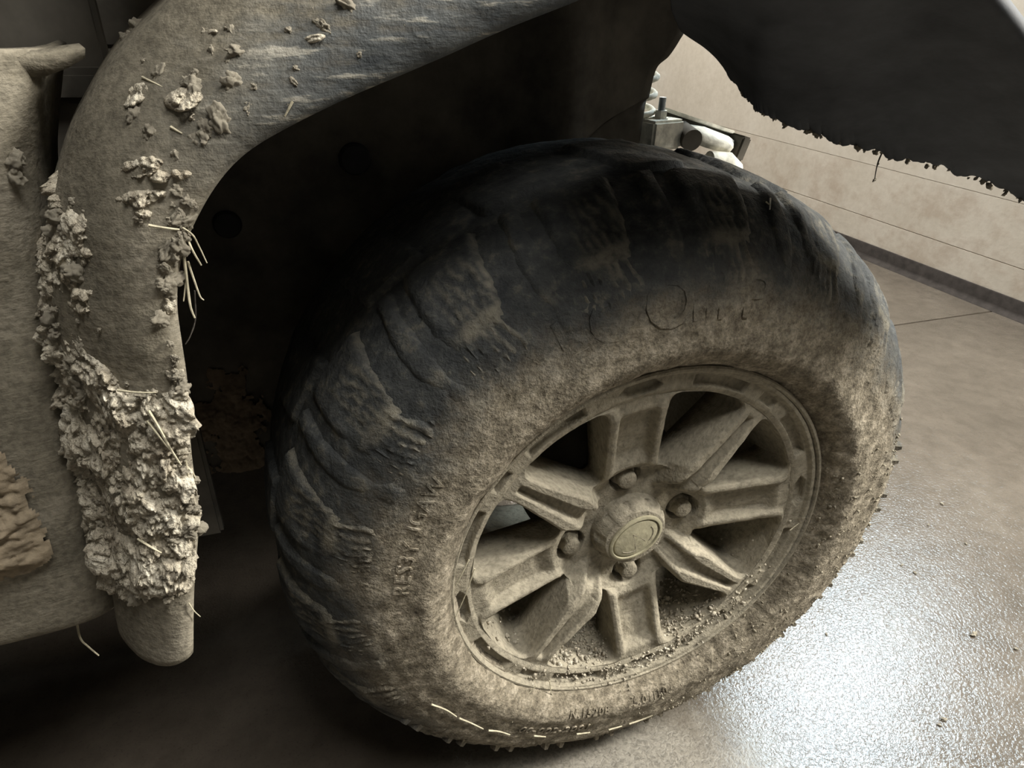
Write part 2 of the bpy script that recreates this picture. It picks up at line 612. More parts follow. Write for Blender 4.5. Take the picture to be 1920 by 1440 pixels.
NT_ = 420
th = np.linspace(0, 2 * PI, NT_, endpoint=False)
TH, V = np.meshgrid(th, tt, indexing='ij')
rr_ = np.interp(V, s_arc, PR)
base_p = tyre_pt(TH, V, np.zeros_like(TH))
d = 0.0011 * fbm(base_p * 34, 4) + 0.0006 * fbm(base_p * 120, 3)
d += 0.0016 * np.exp(-((V - 0.012) / 0.004) ** 2)                               # rim protector rib
d += 0.0010 * (np.exp(-((V - 0.085) / 0.0016) ** 2))                            # moulded ring on the sidewall
d += 0.0009 * np.exp(-((V - 0.032) / 0.012) ** 2) * vnoise(np.stack([TH * 70, V * 60, 0 * V], -1))  # wiped radial streaks
Pt = tyre_pt(TH, V, d)
tyre = grid('tyre', Pt, M_TYRE, veh, cu=True)
tyre.location = (0, 0, WZ)
tag(tyre, 'black rubber off-road tyre, dusty round the rim')
for nd in M_TYRE.node_tree.nodes:
    if nd.type == 'TEX_COORD':
        nd.object = tyre          # lugs share the dust pattern of the tyre they sit on

# shoulder lugs: moulded pads that wrap from the sidewall over the shoulder onto the tread
NL = 18


def lug(kind):
    nu, nv = 34, 46
    u = np.linspace(-1, 1, nu)
    if kind == 'shoulder':
        v0, v1 = 0.084, 0.205
    else:
        v0, v1 = 0.212, ARC / 2 + 0.02
    v = np.linspace(v0, v1, nv)
    U, Vv = np.meshgrid(u, v, indexing='ij')
    W = (Vv - v0) / (v1 - v0)
    half = math.radians(360 / NL / 2)
    if kind == 'shoulder':
        skew = 0.12 * np.sin(W * PI)
        A = U - skew
        # three pads to a pitch: a wide scooped block, a narrow foot and a side biter
        p1 = sstep(0.62 - np.abs(A + 0.24) - 0.10 * (1 - W), 0, 0.16) * sstep(W, 0.34, 0.50)
        p2 = sstep(0.20 - np.abs(A - 0.66) - 0.03 * np.sin(9 * W), 0, 0.10) * sstep(W, 0.26, 0.42)
        rag_ = 0.16 * fbm(np.stack([A * 3, W * 5, 0 * A + 2], -1), 3)
        p3 = sstep(0.60 - np.abs(A + 0.26) + rag_, 0, 0.30) * sstep(W, 0.06, 0.22) * (1 - sstep(W, 0.36, 0.50))
        p4 = sstep(0.24 - np.abs(A - 0.66) + 0.6 * rag_, 0, 0.14) * sstep(W, 0.02, 0.16) * (1 - sstep(W, 0.28, 0.40))
        scoop = 0.45 * sstep(0.42 - np.abs(A + 0.26), 0, 0.22) * sstep(W, 0.46, 0.56) * (1 - sstep(W, 0.68, 0.80))
        h = 0.0056 * np.clip(p1 * (1 - scoop) + p2, 0, 1) * (0.45 + 0.55 * sstep(W, 0.5, 0.8)) + 0.0017 * p3 + 0.0015 * p4
        wob = A + 0.05 * np.sin(14 * W + 3 * A) + 0.5 * rag_
        h += 0.0010 * (p3 + 0.7 * p1 * (1 - sstep(W, 0.7, 0.85))) * np.cos(44 * wob)
    else:
        p1 = sstep(0.55 - np.abs(U + 0.2 - 0.3 * W), 0, 0.08) * sstep(W, 0.02, 0.07) * (1 - sstep(W, 0.93, 0.98))
        h = 0.0058 * p1
    h = h + 0.0007 * fbm(np.stack([U * 3 + 5, W * 4, 0 * U + (1 if kind == 'shoulder' else 9)], -1), 3) * (h > 0.0005)
    if kind == 'shoulder':     # dust caught on the edges and ridges of the pads
        wear = np.clip(3.2 * p1 * (1 - p1) + 2.2 * p3 * (1 - p3) + 2.4 * p2 * (1 - p2)
                       + 0.9 * (p3 + 0.8 * p1 * (1 - sstep(W, 0.75, 0.9))) * sstep(np.cos(44 * wob), 0.0, 0.9), 0, 1)
        wear *= sstep(fbm(np.stack([A * 4, W * 5, 0 * A + 31], -1), 3), -0.5, 0.5)
    else:
        wear = 0 * h
    Pp = tyre_pt(U * half, Vv, h - 0.0024 + 0.0018 * sstep(h, 0.0002, 0.0012))
    me = grid('tread_lug', Pp, M_TYRE, tyre, sharp=60)
    at = me.data.attributes.new('wear', 'FLOAT', 'POINT')
    at.data.foreach_set('value', wear.reshape(-1).astype(np.float32))
    return me


for kd in ('shoulder', 'centre'):
    o0 = lug(kd)
    for k in range(NL):
        o = o0 if k == 0 else o0.copy()
        if k:
            COL.objects.link(o)
            o.parent = tyre
        o.rotation_euler = (0, -2 * PI * k / NL - (0.10 if kd == 'shoulder' else 0.2), 0)


# pairs of small rubber teeth at the edge of the shoulder
r0_, y0_ = 0.283, float(sup(0.283))
nib = mesh('shoulder_tooth', [(r0_ - .004, y0_ + .007, -.004), (r0_ - .004, y0_ + .007, .004), (r0_ - .010, y0_ - .003, .004), (r0_ - .010, y0_ - .003, -.004),
                             (r0_ + .0055, y0_ + .001, -.0026), (r0_ + .0055, y0_ + .001, .0016), (r0_ + .001, y0_ - .0062, .0014), (r0_ + .001, y0_ - .0062, -.0024)],
           [(0, 1, 2, 3), (4, 7, 6, 5), (0, 4, 5, 1), (1, 5, 6, 2), (2, 6, 7, 3), (3, 7, 4, 0)], M_TYRE, tyre, False)
# (worn away round the upper half)
for k in range(26):
    o = nib if k == 0 else nib.copy()
    if k:
        COL.objects.link(o)
        o.parent = tyre
    o.rotation_euler = (0, 2 * PI * (k // 2) / 28 + (0.066 if k % 2 else 0.0) - 0.20, 0)

# raised sidewall lettering (worn, mostly filled with dust)
def arc_text(txt, r, ang, size, outward, name='raised_lettering', lift=0.0010, flat=False, space=1.15):
    cu = bpy.data.curves.new('txt', 'FONT')
    cu.body = txt
    cu.size = size
    cu.extrude = 0.0012
    cu.bevel_depth = size * 0.012
    cu.resolution_u = 3
    cu.space_character = space
    cu.align_x = 'CENTER'
    to = bpy.data.objects.new('txt', cu)
    COL.objects.link(to)
    dg = bpy.context.evaluated_depsgraph_get()
    me = bpy.data.meshes.new_from_object(to.evaluated_get(dg))
    bpy.data.objects.remove(to)
    co = np.zeros(len(me.vertices) * 3)
    me.vertices.foreach_get('co', co)
    co = co.reshape(-1, 3)
    x, yy, zz = co.T
    hgt = size * 0.72
    if outward:                       # tops outward, read clockwise
        rad = r + yy - hgt / 2
        a = ang - x / r
    else:                             # tops inward, read counter-clockwise
        rad = r - yy + hgt / 2
        a = ang + x / r
    ys = np.interp(rad, pr, py)
    co2 = np.stack([rad * np.cos(a), ys - lift - 0.7 * zz + 0.0007, rad * np.sin(a)], -1)
    me.vertices.foreach_set('co', co2.reshape(-1))
    me.update()
    return link(name, me, M_TYRE, tyre, False)


D = math.radians
arc_text('IGAW', 0.240, D(152), 0.017, True)
arc_text('RES3Y', 0.236, D(167), 0.018, True)
arc_text('00-002-2001', 0.233, D(-112), 0.015, False)
arc_text('N.15208', 0.207, D(-104), 0.012, False)
arc_text('5.01J10', 0.207, D(-84), 0.012, False)
arc_text('O', 0.253, D(96), 0.052, True, lift=0.0008)
arc_text('m', 0.250, D(88.5), 0.040, True, lift=0.0002)
arc_text('P', 0.254, D(79), 0.048, True, lift=0.0004)
arc_text('LC', 0.253, D(110), 0.044, True, lift=-0.0002)

# ---- alloy wheel
rim = empty('alloy_wheel', (-0.0075, 0, WZ + 0.0005))
rim.parent = veh
tag(rim, 'dust-coated eight-spoke alloy wheel')
PHI0 = D(7.9)
BETA = D(25.0)
R1, R2 = 0.0755, 0.1635


def rimheight_l(r):
    return np.interp(r, [0.0, 0.064, 0.080, 0.150, 0.2], [0.036, 0.036, 0.024, 0.0075, 0.0075])


def rimheight_n(r):
    return 0.0055 + 0.002 * sstep(r, 0.150, 0.163) + 0.0035 * (1 - sstep(r, 0.068, 0.092))


def spoke(lugspoke):
    rows = np.concatenate([np.linspace(R1 - 0.0005, R1 + 0.006, 8)[:-1], np.linspace(R1 + 0.006, R2 - 0.006, 40)[:-1], np.linspace(R2 - 0.006, R2 + 0.0005, 8)])
    cols = np.linspace(-1, 1, 41)
    Rr, U = np.meshgrid(rows, cols, indexing='ij')
    rc, hh = (R1 + R2) / 2, (R2 - R1) / 2
    e = (1 - np.clip(np.abs((Rr - rc) / hh), 0, 1) ** 6) ** (1 / 6)
    if lugspoke:
        full, half = BETA, np.arcsin(0.0258 / Rr)
        yb = rimheight_l(Rr)
    else:
        full, half = D(45) - BETA, np.arcsin((0.0115 + 0.0090 * (0.150 - Rr) / 0.072) / Rr)
        yb = rimheight_n(Rr)
    ang = full + (half - full) * e
    if lugspoke:
        g = (1 - sstep(np.abs(U), 0.56, 0.74)) * sstep(Rr, 0.080, 0.098) * (1 - sstep(Rr, 0.140, 0.152))
        y = yb - 0.0025 * sstep(np.abs(U), 0.56, 0.74) * e + 0.0075 * g
    else:
        g = (1 - sstep(np.abs(U), 0.20, 0.44)) * (1 - sstep(Rr, 0.147, 0.157))
        y = yb + 0.0085 * g
    # rounded shoulders
    y = y + 0.0022 * sstep(np.abs(U), 0.86, 1.0) * e
    A = U * ang
    if not lugspoke:        # the root flares melt into the dished hub
        y = y + (rimheight_l(Rr) - yb) * sstep(np.abs(A), D(10.5), D(16)) * (1 - sstep(Rr, R1 + 0.003, R1 + 0.016))
    front = np.stack([Rr * np.cos(A), y, Rr * np.sin(A)], -1)
    front[..., 1] += 0.0005 * fbm(front * 90 + (3 if lugspoke else 8), 3)
    # side walls drop back with a little draft
    depth = 0.046
    ad = ang + e * 0.0015 / Rr
    back = np.stack([Rr * np.cos(U * ad), 0 * U + 0.054, Rr * np.sin(U * ad)], -1)
    n, m = Rr.shape
    Vv = [front.reshape(-1, 3)]
    F = [gfaces(n, m)]
    off = n * m
    for j in (0, m - 1):
        st = np.stack([front[:, j] * (1 - t) + back[:, j] * t for t in (0, 0.08, 0.3, 0.65, 1.0)], 1)
        Vv.append(st.reshape(-1, 3))
        f = gfaces(n, 5, off=off)
        F.append(f if j else f[:, ::-1])
        off += n * 5
    bk = back[:, [0, m // 4, m // 2, 3 * m // 4, m - 1]]
    Vv.append(bk.reshape(-1, 3))
    F.append(gfaces(n, 5, off=off)[:, ::-1])
    o = mesh('spoke', np.concatenate(Vv), np.concatenate(F), M_RIM, rim, True, 50)
    bm = bmesh.new()
    bm.from_mesh(o.data)
    bmesh.ops.remove_doubles(bm, verts=bm.verts, dist=1e-5)
    bmesh.ops.recalc_face_normals(bm, faces=bm.faces)
    bm.to_mesh(o.data)
    bm.free()
    return o


for i, ls in enumerate((True, False)):
    o0 = spoke(ls)
    for k in range(4):
        o = o0 if k == 0 else o0.copy()
        if k:
            COL.objects.link(o)
            o.parent = rim
        o.rotation_euler = (0, -(PHI0 + D(90) * k + (0 if ls else D(45))), 0)

# hub face with four lug pockets
rows = np.linspace(0.030, R1 + 0.0002, 56)
thh = np.linspace(0, 2 * PI, 384, endpoint=False)
TT, RR = np.meshgrid(thh, rows, indexing='ij')
yh = rimheight_l(RR) + 0.0 * RR
ran = np.abs(((TT - PHI0) % D(90)) - D(45))       # 0 on the slim spokes
yh = yh + (rimheight_n(RR) - yh) * (1 - sstep(ran, D(10.5), D(16))) * sstep(RR, 0.046, 0.074)
yh = yh + 0.0085 * (1 - sstep(ran, D(4), D(8.6))) * sstep(RR, 0.050, 0.060)
for k in range(4):
    a = PHI0 + D(90) * k
    dd = np.hypot(RR * np.cos(TT) - 0.0595 * math.cos(a), RR * np.sin(TT) - 0.0595 * math.sin(a))
    yh = yh + (0.066 - yh) * (1 - sstep(dd, 0.0140, 0.0157))
hubp = np.stack([RR * np.cos(TT), yh, RR * np.sin(TT)], -1)
grid('hub_face', hubp, M_RIM, rim, cu=True, flip=True)

# outer ring with cast pockets
rows = np.concatenate([np.linspace(R2 - 0.0003, 0.1865, 44)])
TT, RR = np.meshgrid(np.linspace(0, 2 * PI, 720, endpoint=False), rows, indexing='ij')
yr = np.interp(RR, [R2, 0.1655, 0.168, 0.181, 0.1835, 0.1865], [0.0072, 0.006, 0.005, 0.005, 0.001, 0.0005])
rel = (TT - PHI0) % D(90)
rel = np.minimum(rel, D(90) - rel)            # 0 at lug spoke, 45 deg at slim spoke
pk = sstep(D(9.5) - np.abs(rel - D(25.5)), 0, D(1.0)) * sstep(0.0056 - np.abs(RR - 0.1745), 0, 0.0012)
dia = sstep(1.0 - np.abs(rel) / D(6.5) - np.abs(RR - 0.174) / 0.016, 0, 0.12) * sstep(0.0066 - np.abs(RR - 0.174), 0, 0.0014)
tri = sstep(D(3.6) - np.abs(rel - D(45)), 0, D(0.8)) * sstep(0.0050 - np.abs(RR - 0.175), 0, 0.0012)
yr = yr + 0.0062 * pk + 0.0068 * dia + 0.004 * tri
ringp = np.stack([RR * np.cos(TT), yr, RR * np.sin(TT)], -1)
ringp[..., 1] += 0.0005 * fbm(ringp * 90, 3)
grid('rim_ring', ringp, M_RIM, rim, cu=True, flip=True)
lathe('rim_lip', [(0.1840, 0.004), (0.1848, 0.0008), (0.1862, -0.0006), (0.1882, -0.0004), (0.1896, 0.0012), (0.1896, 0.004), (0.187, 0.008), (0.1840, 0.016)], M_RIM, rim, 256).location = (0.0050, 0, -0.0012)
lathe('barrel', [(0.1640, 0.007), (0.1632, 0.020), (0.160, 0.040), (0.157, 0.060), (0.155, 0.110), (0.155, 0.19), (0.162, 0.215), (0.172, 0.25), (0.178, 0.29), (0.188, 0.296),
                 (0.190, 0.300), (0.192, 0.296), (0.176, 0.27), (0.160, 0.2), (0.160, 0.11), (0.170, 0.03), (0.1815, 0.018)], M_RIM, rim, 160)

# hub cap
cap = lathe('hub_cap', [(0.0001, 0.0160), (0.0295, 0.0160), (0.0308, 0.0164), (0.0318, 0.0178), (0.0362, 0.0250), (0.0370, 0.0275), (0.0373, 0.0310), (0.0378, 0.0500), (0.0382, 0.075)], M_DUST, rim, 120)
co = np.zeros(len(cap.data.vertices) * 3)
cap.data.vertices.foreach_get('co', co)
co = co.reshape(-1, 3)
rcap = np.hypot(co[:, 0], co[:, 2])
acap = np.arctan2(co[:, 2], co[:, 0])
tri = (rcap > 0.0313) & (rcap < 0.0368) & (np.cos(acap * 10 + 0.6) > 0.45)
co[tri, 1] += 0.0035
co[:, 1] += 0.0006 * fbm(co * 110, 3)
cap.data.vertices.foreach_set('co', co.reshape(-1))
cap.data.update()


def ell_ring(name, a, b, prof, rot, mat, parent, n=72):
    """ring following an ellipse on the cap face; prof = (scale offset, height)"""
    t = np.linspace(0, 2 * PI, n, endpoint=False)
    L = []
    for off, h in prof:
        x, z = (a + off) * np.cos(t), (b + off) * np.sin(t)
        L.append(np.stack([x * math.cos(rot) - z * math.sin(rot), 0 * t + h, x * math.sin(rot) + z * math.cos(rot)], -1))
    return grid(name, np.stack(L, 1), mat, parent, cu=True, sharp=35)


M_EMB = mat_plain('emblem_dust', (0.31, 0.285, 0.195), 0.9, 0.15, 0, 120, 0.16, 0.3)
er = D(33)
ell_ring('emblem', 0.0285, 0.0235, [(0, 0.0165), (0, 0.0146), (-0.0012, 0.0138), (-0.0030, 0.0138), (-0.0036, 0.0158), (-0.0048, 0.0158), (-0.0052, 0.0144), (-0.0075, 0.0138), (-0.0234, 0.0134)], er, M_EMB, rim)


# faint raised strokes of the emblem
def emb(pts, w):
    ptsw = [(x * math.cos(er) - z * math.sin(er), 0.01385, x * math.sin(er) + z * math.cos(er)) for x, z in pts]
    return tube('emblem_stroke', ptsw, w, M_DUST, rim, 6)


t_ = np.linspace(-0.5, 0.75, 14)
emb([(0.0185 * math.cos(a - 0.55), 0.0135 * math.sin(a - 0.55)) for a in t_], 0.0006)
emb([(0.0185 * math.cos(a), 0.0135 * math.sin(a)) for a in np.linspace(3.4, 4.35, 10)], 0.0006)
emb([(-0.006, -0.0105), (-0.002, 0.001), (0.0, 0.008)], 0.0005)
emb([(0.0, 0.008), (0.004, -0.002), (0.006, -0.009)], 0.0005)

# lug nuts
def lugnut(a):
    bm = bmesh.new()
    def ring(r, y, n=36, hx=0.0):
        vs = []
        for i in range(n):
            t = 2 * PI * i / n
            rr = r
            if hx:
                rr = r * (1 - hx) + hx * r * math.cos(PI / 6) / math.cos(((t + PI / 6) % (PI / 3)) - PI / 6)
            vs.append(bm.verts.new((rr * math.cos(t), y, rr * math.sin(t))))
        return vs
    rs = [ring(0.0135, 0.068), ring(0.0125, 0.056), ring(0.0125, 0.054, hx=1), ring(0.0125, 0.0400, hx=1), ring(0.0114, 0.0380, hx=0.6), ring(0.0096, 0.0368),
          ring(0.0092, 0.0310), ring(0.0086, 0.0290), ring(0.0070, 0.0280), ring(0.0030, 0.0278)]
    for p, q in zip(rs, rs[1:]):
        for i in range(36):
            bm.faces.new((p[i], p[(i + 1) % 36], q[(i + 1) % 36], q[i]))
    bm.faces.new(rs[-1])
    o = frombm('lug_nut', bm, M_DUST, rim, True, 32)
    return o


n0 = lugnut(0)
for k in range(4):
    a = PHI0 + D(90) * k
    o = n0 if k == 0 else n0.copy()
    if k:
        COL.objects.link(o)
        o.parent = rim
    o.location = (0.0595 * math.cos(a), 0, 0.0595 * math.sin(a))

# hub, brake drum and axle behind the wheel
drum = lathe('brake_drum', [(0.020, 0.066), (0.072, 0.066), (0.082, 0.080), (0.086, 0.120), (0.086, 0.165), (0.060, 0.172), (0.030, 0.176), (0.020, 0.176)], M_DARK, veh, 64)
drum.location = (0, 0, WZ)
tube('axle_shaft', [(0, 0.17, WZ), (0.0, 0.75, WZ + 0.05)], 0.018, M_DARK, veh, 14)
tube('lower_arm', [(-0.02, 0.20, WZ - 0.07), (-0.10, 0.72, WZ + 0.0)], 0.016, M_DARK, veh, 12)
tube('lower_arm', [(0.02, 0.20, WZ - 0.07), (0.12, 0.72, WZ + 0.0)], 0.016, M_DARK, veh, 12)

# ------------------------------------------------------------------ fender flare (behind the wheel, wrapping over it)
FI = np.array([[-0.3825, -0.03, 0.3706], [-0.3708, -0.03, 0.4296], [-0.3563, -0.03, 0.489], [-0.3526, -0.03, 0.5324], [-0.3456, -0.03, 0.578], [-0.3437, -0.03, 0.6008], [-0.3408, -0.03, 0.6282], [-0.3342, -0.03, 0.6506], [-0.324, -0.03, 0.669], [-0.311, -0.03, 0.6865], [-0.2966, -0.03, 0.6998], [-0.2779, -0.03, 0.7104], [-0.2434, -0.03, 0.7256], [-0.2031, -0.03, 0.7406], [-0.1617, -0.03, 0.757], [-0.1248, -0.03, 0.7697], [-0.07, -0.03, 0.79], [0.02, -0.03, 0.815]])
FO = np.array([[-0.4318, 0.01, 0.3655], [-0.4259, 0.01, 0.4117], [-0.4176, 0.01, 0.4761], [-0.4147, 0.01, 0.5177], [-0.4093, 0.01, 0.5661], [-0.4103, 0.01, 0.5906], [-0.4085, 0.01, 0.6163], [-0.399, 0.01, 0.6457], [-0.3925, 0.01, 0.6651], [-0.3846, 0.01, 0.681], [-0.3729, 0.01, 0.7014], [-0.3607, 0.01, 0.7173], [-0.3428, 0.01, 0.7387], [-0.3241, 0.01, 0.7549], [-0.3061, 0.01, 0.7688], [-0.286, 0.01, 0.7815], [-0.22, 0.01, 0.815], [-0.10, 0.01, 0.86]])
NSUB = 10
FIs, FOs = smoothpath(FI, NSUB), smoothpath(FO, NSUB)
# relax the traced edges a little
for _ in range(10):
    for A_ in (FIs, FOs):
        A_[1:-1] = 0.5 * A_[1:-1] + 0.25 * (A_[:-2] + A_[2:])
TMAX = len(FIs) - 1


def flare(t, s, lift=0.0):
    """t: station (0..17) up the arch, s: 0 inner edge .. 1 outer turn"""
    t = np.asarray(t, float) * NSUB
    s = np.asarray(s, float)
    k = np.arange(TMAX + 1)
    I = np.stack([np.interp(t, k, FIs[:, c]) for c in range(3)], -1)
    O = np.stack([np.interp(t, k, FOs[:, c]) for c in range(3)], -1)
    sc = np.clip(s, 0, 1)[..., None]
    P = I * (1 - sc) + O * sc
    cr = 0.015 * np.sin(PI * np.clip(s, 0, 1)) ** 0.75
    # rolled bottom end
    P[..., 2] -= 0.0045 * np.sin(PI * np.clip(s, 0, 1) ** 0.7) * np.clip(1 - t / 6.0, 0, 1) ** 2
    d = O - I
    d[..., 1] = 0
    d /= np.linalg.norm(d, axis=-1, keepdims=True)
    P[..., 1] -= cr + lift
    w = np.clip(s - 1, 0, 9)[..., None]
    P = P + d * (0.010 * np.sin(np.clip(w, 0, 0.25) / 0.25 * PI / 2)) * (w > 0)
    P[..., 1] += np.clip(s - 1, 0, 9) * 0.22
    q = np.clip(-s, 0, 9)[..., None]
    P = P + d * 0.05 * q
    P[..., 1] += np.clip(-s, 0, 9) * 0.25
    return P


tg = np.linspace(0, 17, 240)
sg = np.concatenate([np.linspace(-0.16, 0, 5)[:-1], np.linspace(0, 1, 44), np.linspace(1, 1.45, 8)[1:]])
TG, SG = np.meshgrid(tg, sg, indexing='ij')
FP = flare(TG, SG)
FP[..., 1] += 0.0009 * fbm(FP * 45, 4) * (SG > 0.02)
fl = grid('fender_flare', FP, M_FLARE, veh)
fl['label'] = 'dusty black plastic wheel-arch flare caked with dry mud'
so = fl.modifiers.new('solid', 'SOLIDIFY')
so.thickness = 0.004
so.offset = 0

# thick crust of dried mud on the lower run
tg = np.linspace(0.35, 13.5, 560)
sg = np.linspace(-0.02, 1.12, 150)
TG, SG = np.meshgrid(tg, sg, indexing='ij')
BP = flare(TG, SG)
q = BP * np.array([1, 1, 1])
blob = np.zeros_like(TG)


def addblob(t, s, rt, rs, a=1.0):
    global blob
    dd = np.sqrt(((TG - t) / rt) ** 2 + ((SG - s) / rs) ** 2)
    blob = np.maximum(blob, a * (1 - sstep(dd, 0.45, 1.15)))


low = sstep(TG, 0.5, 1.3) * (1 - sstep(TG + 1.2 * (0.5 - SG), 4.2, 5.6))
blob = np.maximum(blob, low)
left = sstep(SG, 0.48, 0.66) * (1 - sstep(TG, 8.6, 9.8)) * sstep(TG, 3.0, 4.5)
blob = np.maximum(blob, 0.8 * left)
edge = (1 - sstep(SG, 0.05, 0.14)) * (1 - sstep(TG, 7.9, 8.3)) * sstep(TG, 2.5, 3)
blob = np.maximum(blob, 0.55 * edge)
for (t, s, rt, rs, a) in ((8.25, 0.40, 0.30, 0.22, .8), (8.0, 0.14, 0.35, 0.16, .8), (8.75, 0.42, 0.35, 0.24, .95), (9.6, 0.52, 0.42, 0.22, 1), (9.35, 0.30, 0.30, 0.20, .85), (9.2, 0.14, .22, .10, .6),
                         (11.35, 0.83, 0.42, 0.10, 1), (11.45, 0.60, 0.40, 0.13, .9), (11.6, 0.50, .3, .08, .7), (11.2, 0.45, 0.35, 0.07, .7), (11.0, 0.34, 0.40, 0.05, .7), (10.6, 0.55, .25, .10, .55), (10.4, .42, .2, .08, .5),
                         (12.5, 0.66, 0.25, 0.10, .6), (12.9, .8, .12, .05, .6), (13.1, 0.47, 0.2, 0.05, .6)):
    addblob(t, s, rt, rs, a)
w1, id1 = worley(q * 105)
w2, id2 = worley(q * 260 + 3)
w3, id3 = worley(q * 520 + 9)
w0, id0 = worley(q * 46 + 21)
n1 = fbm(q * 38, 4)
n2 = fbm(q * 200, 3)
dome = lambda w: np.sqrt(np.clip(0.62 - w * w, 0, 1))
h = blob * (0.0008 + 0.0030 * low + 0.0080 * dome(w0) * id0 + 0.0058 * n1 + 0.0075 * dome(w1) * id1 + 0.0046 * dome(w2) * id2 + 0.0024 * dome(w3) * id3 + 0.0007 * n2) - 0.0032 * (1 - blob) - 0.0012
h = np.where(blob < 0.9, h - 0.0022 * (0.9 - blob) + 0.0012 * n1, h)
CP = flare(TG, SG, np.clip(h, -0.0012, 0.02))
e = 0.0045
CP[..., 0] += h * 0.25 * fbm(q * 90 + 40, 2)
CP[..., 2] += h * 0.25 * fbm(q * 90 + 80, 2)
# mud bulges past the edges of the flare
CP[..., 0] -= np.clip(h, 0, 1) * 0.7 * sstep(SG, 0.9, 1.05)
CP[..., 0] += np.clip(h, 0, 1) * 0.35 * (1 - sstep(SG, 0.0, 0.08))
crust = grid('mud_crust', CP, M_MUD, fl, keep=(h > -0.0008), flip=False)
tag(crust, 'thick crust of pale dried mud', None, None, 'stuff')

# separate mud clods: eight shapes, many copies
clod_me = []
for k in range(8):
    bm = bmesh.new()
    bmesh.ops.create_icosphere(bm, subdivisions=4, radius=1.0)
    co = np.array([v.co[:] for v in bm.verts])
    wk, ik = worley(co * 1.9 + 7 * k)
    sc = 0.62 + 0.34 * fbm(co * 1.3 + 20 * k, 3) + 0.55 * np.sqrt(np.clip(0.8 - wk * wk, 0, 1)) * (0.4 + ik) + 0.14 * fbm(co * 5 + 11 * k, 4)
    for v, c, m_ in zip(bm.verts, co, sc):
        v.co = Vector(c * m_) * 1.0
        v.co.y *= 0.75
    me = bpy.data.meshes.new('mud_clod')
    bm.to_mesh(me)
    bm.free()
    me.materials.append(M_MUD)
    me.polygons.foreach_set('use_smooth', [True] * len(me.polygons))
    clod_me.append(me)


def clod(p, size, parent, name='mud_clod', asp=None):
    o = bpy.data.objects.new(name, random.choice(clod_me))
    COL.objects.link(o)
    o.parent = parent
    o.location = p
    a = asp or (random.uniform(0.8, 1.4), random.uniform(0.6, 0.9), random.uniform(0.7, 1.2))
    o.scale = tuple(size * v for v in a)
    o.rotation_euler = (random.uniform(-.5, .5), random.uniform(0, 6.28), random.uniform(-.5, .5))
    return o


for (t, s, sz) in ((13.95, 0.52, .0042), (13.8, .60, .0022), (13.4, .50, .0030), (13.2, .57, .0024), (13.0, .74, .0030), (12.85, .80, .0022), (12.55, .62, .0045), (12.45, .70, .003), (12.2, .66, .002),
                   (12.3, .60, .002), (11.9, .48, .0045), (11.85, .38, .0026), (11.5, .30, .0028), (11.3, .24, .0022), (11.1, .34, .005), (10.85, .36, .0042), (10.6, .30, .0035), (10.4, .33, .0028), (10.55, .60, .0045),
                   (10.9, .74, .004), (11.8, .80, .0035), (11.7, .62, .0045), (11.55, .56, .0040), (11.95, .66, .0032), (12.0, .90, .002), (9.9, .35, .0025), (8.9, .20, .0035), (8.6, .10, .003), (8.45, .16, .0025), (9.0, .06, .002),
                   (14.1, .40, .0020), (13.7, .30, .0022), (13.5, .22, .0018), (12.9, .25, .0020), (12.7, .18, .0015), (14.6, .55, .002), (12.4, .35, .0018), (12.1, .28, .0022), (11.6, .14, .0020), (14.9, .35, .0016)):
    p = flare(np.array([t]), np.array([s]), 0.3 * sz)[0]
    clod(p, sz, fl)
for _ in range(230):
    t = random.uniform(0.9, 8.5)
    s = random.choice([random.uniform(0.0, 1.05), random.uniform(0.9, 1.08), random.uniform(-0.01, 0.06)])
    if 5.2 < t < 8 and 0.1 < s < 0.5:
        continue
    p = flare(np.array([t]), np.array([s]), random.uniform(0.001, 0.007))[0]
    clod(p, 0.0010 + 0.0042 * random.random() ** 2.2, fl)

# dry grass stuck to the flare edge
for pts, r, m_ in (([[-0.3287, -0.03, 0.6634], [-0.3263, -0.034, 0.6541], [-0.3243, -0.03, 0.6449]], .0009, M_STRAW),
                   ([[-0.3340, -0.034, 0.6700], [-0.3256, -0.034, 0.6631], [-0.3236, -0.03, 0.6553], [-0.3214, -0.03, 0.6458]], .0007, M_STRAW),
                   ([[-0.3311, -0.032, 0.6503], [-0.3329, -0.03, 0.6333], [-0.3336, -0.03, 0.6229], [-0.3328, -0.03, 0.6164]], .0011, M_STRAW),
                   ([[-0.3301, -0.03, 0.6474], [-0.3291, -0.03, 0.6373], [-0.328, -0.03, 0.6283], [-0.3266, -0.03, 0.6258]], .0008, M_STRAW),
                   ([[-0.3328, -0.03, 0.6376], [-0.335, -0.03, 0.6305], [-0.3363, -0.03, 0.6262]], .0006, M_STRAW),
                   ([[-0.3299, -0.03, 0.6315], [-0.3328, -0.028, 0.6151], [-0.3369, -0.03, 0.6063], [-0.3401, -0.03, 0.6019]], .0006, M_STRAW_D),
                   ([[-0.3535, -0.035, 0.5307], [-0.3549, -0.035, 0.5134], [-0.3553, -0.033, 0.5033]], .0007, M_STRAW),
                   ([[-0.3539, -0.033, 0.5242], [-0.3524, -0.033, 0.5215], [-0.3513, -0.033, 0.5165]], .0010, M_STRAW),
                   ([[-0.3735, -0.035, 0.4206], [-0.3718, -0.035, 0.4126], [-0.3697, -0.033, 0.4043]], .0007, M_STRAW),
                   ([[-0.3702, -0.033, 0.4342], [-0.3671, -0.033, 0.4356]], .0005, M_STRAW)):
    tube('grass_straw', smoothpath(pts, 5), r * 0.75, m_, fl, 6, 0.6)
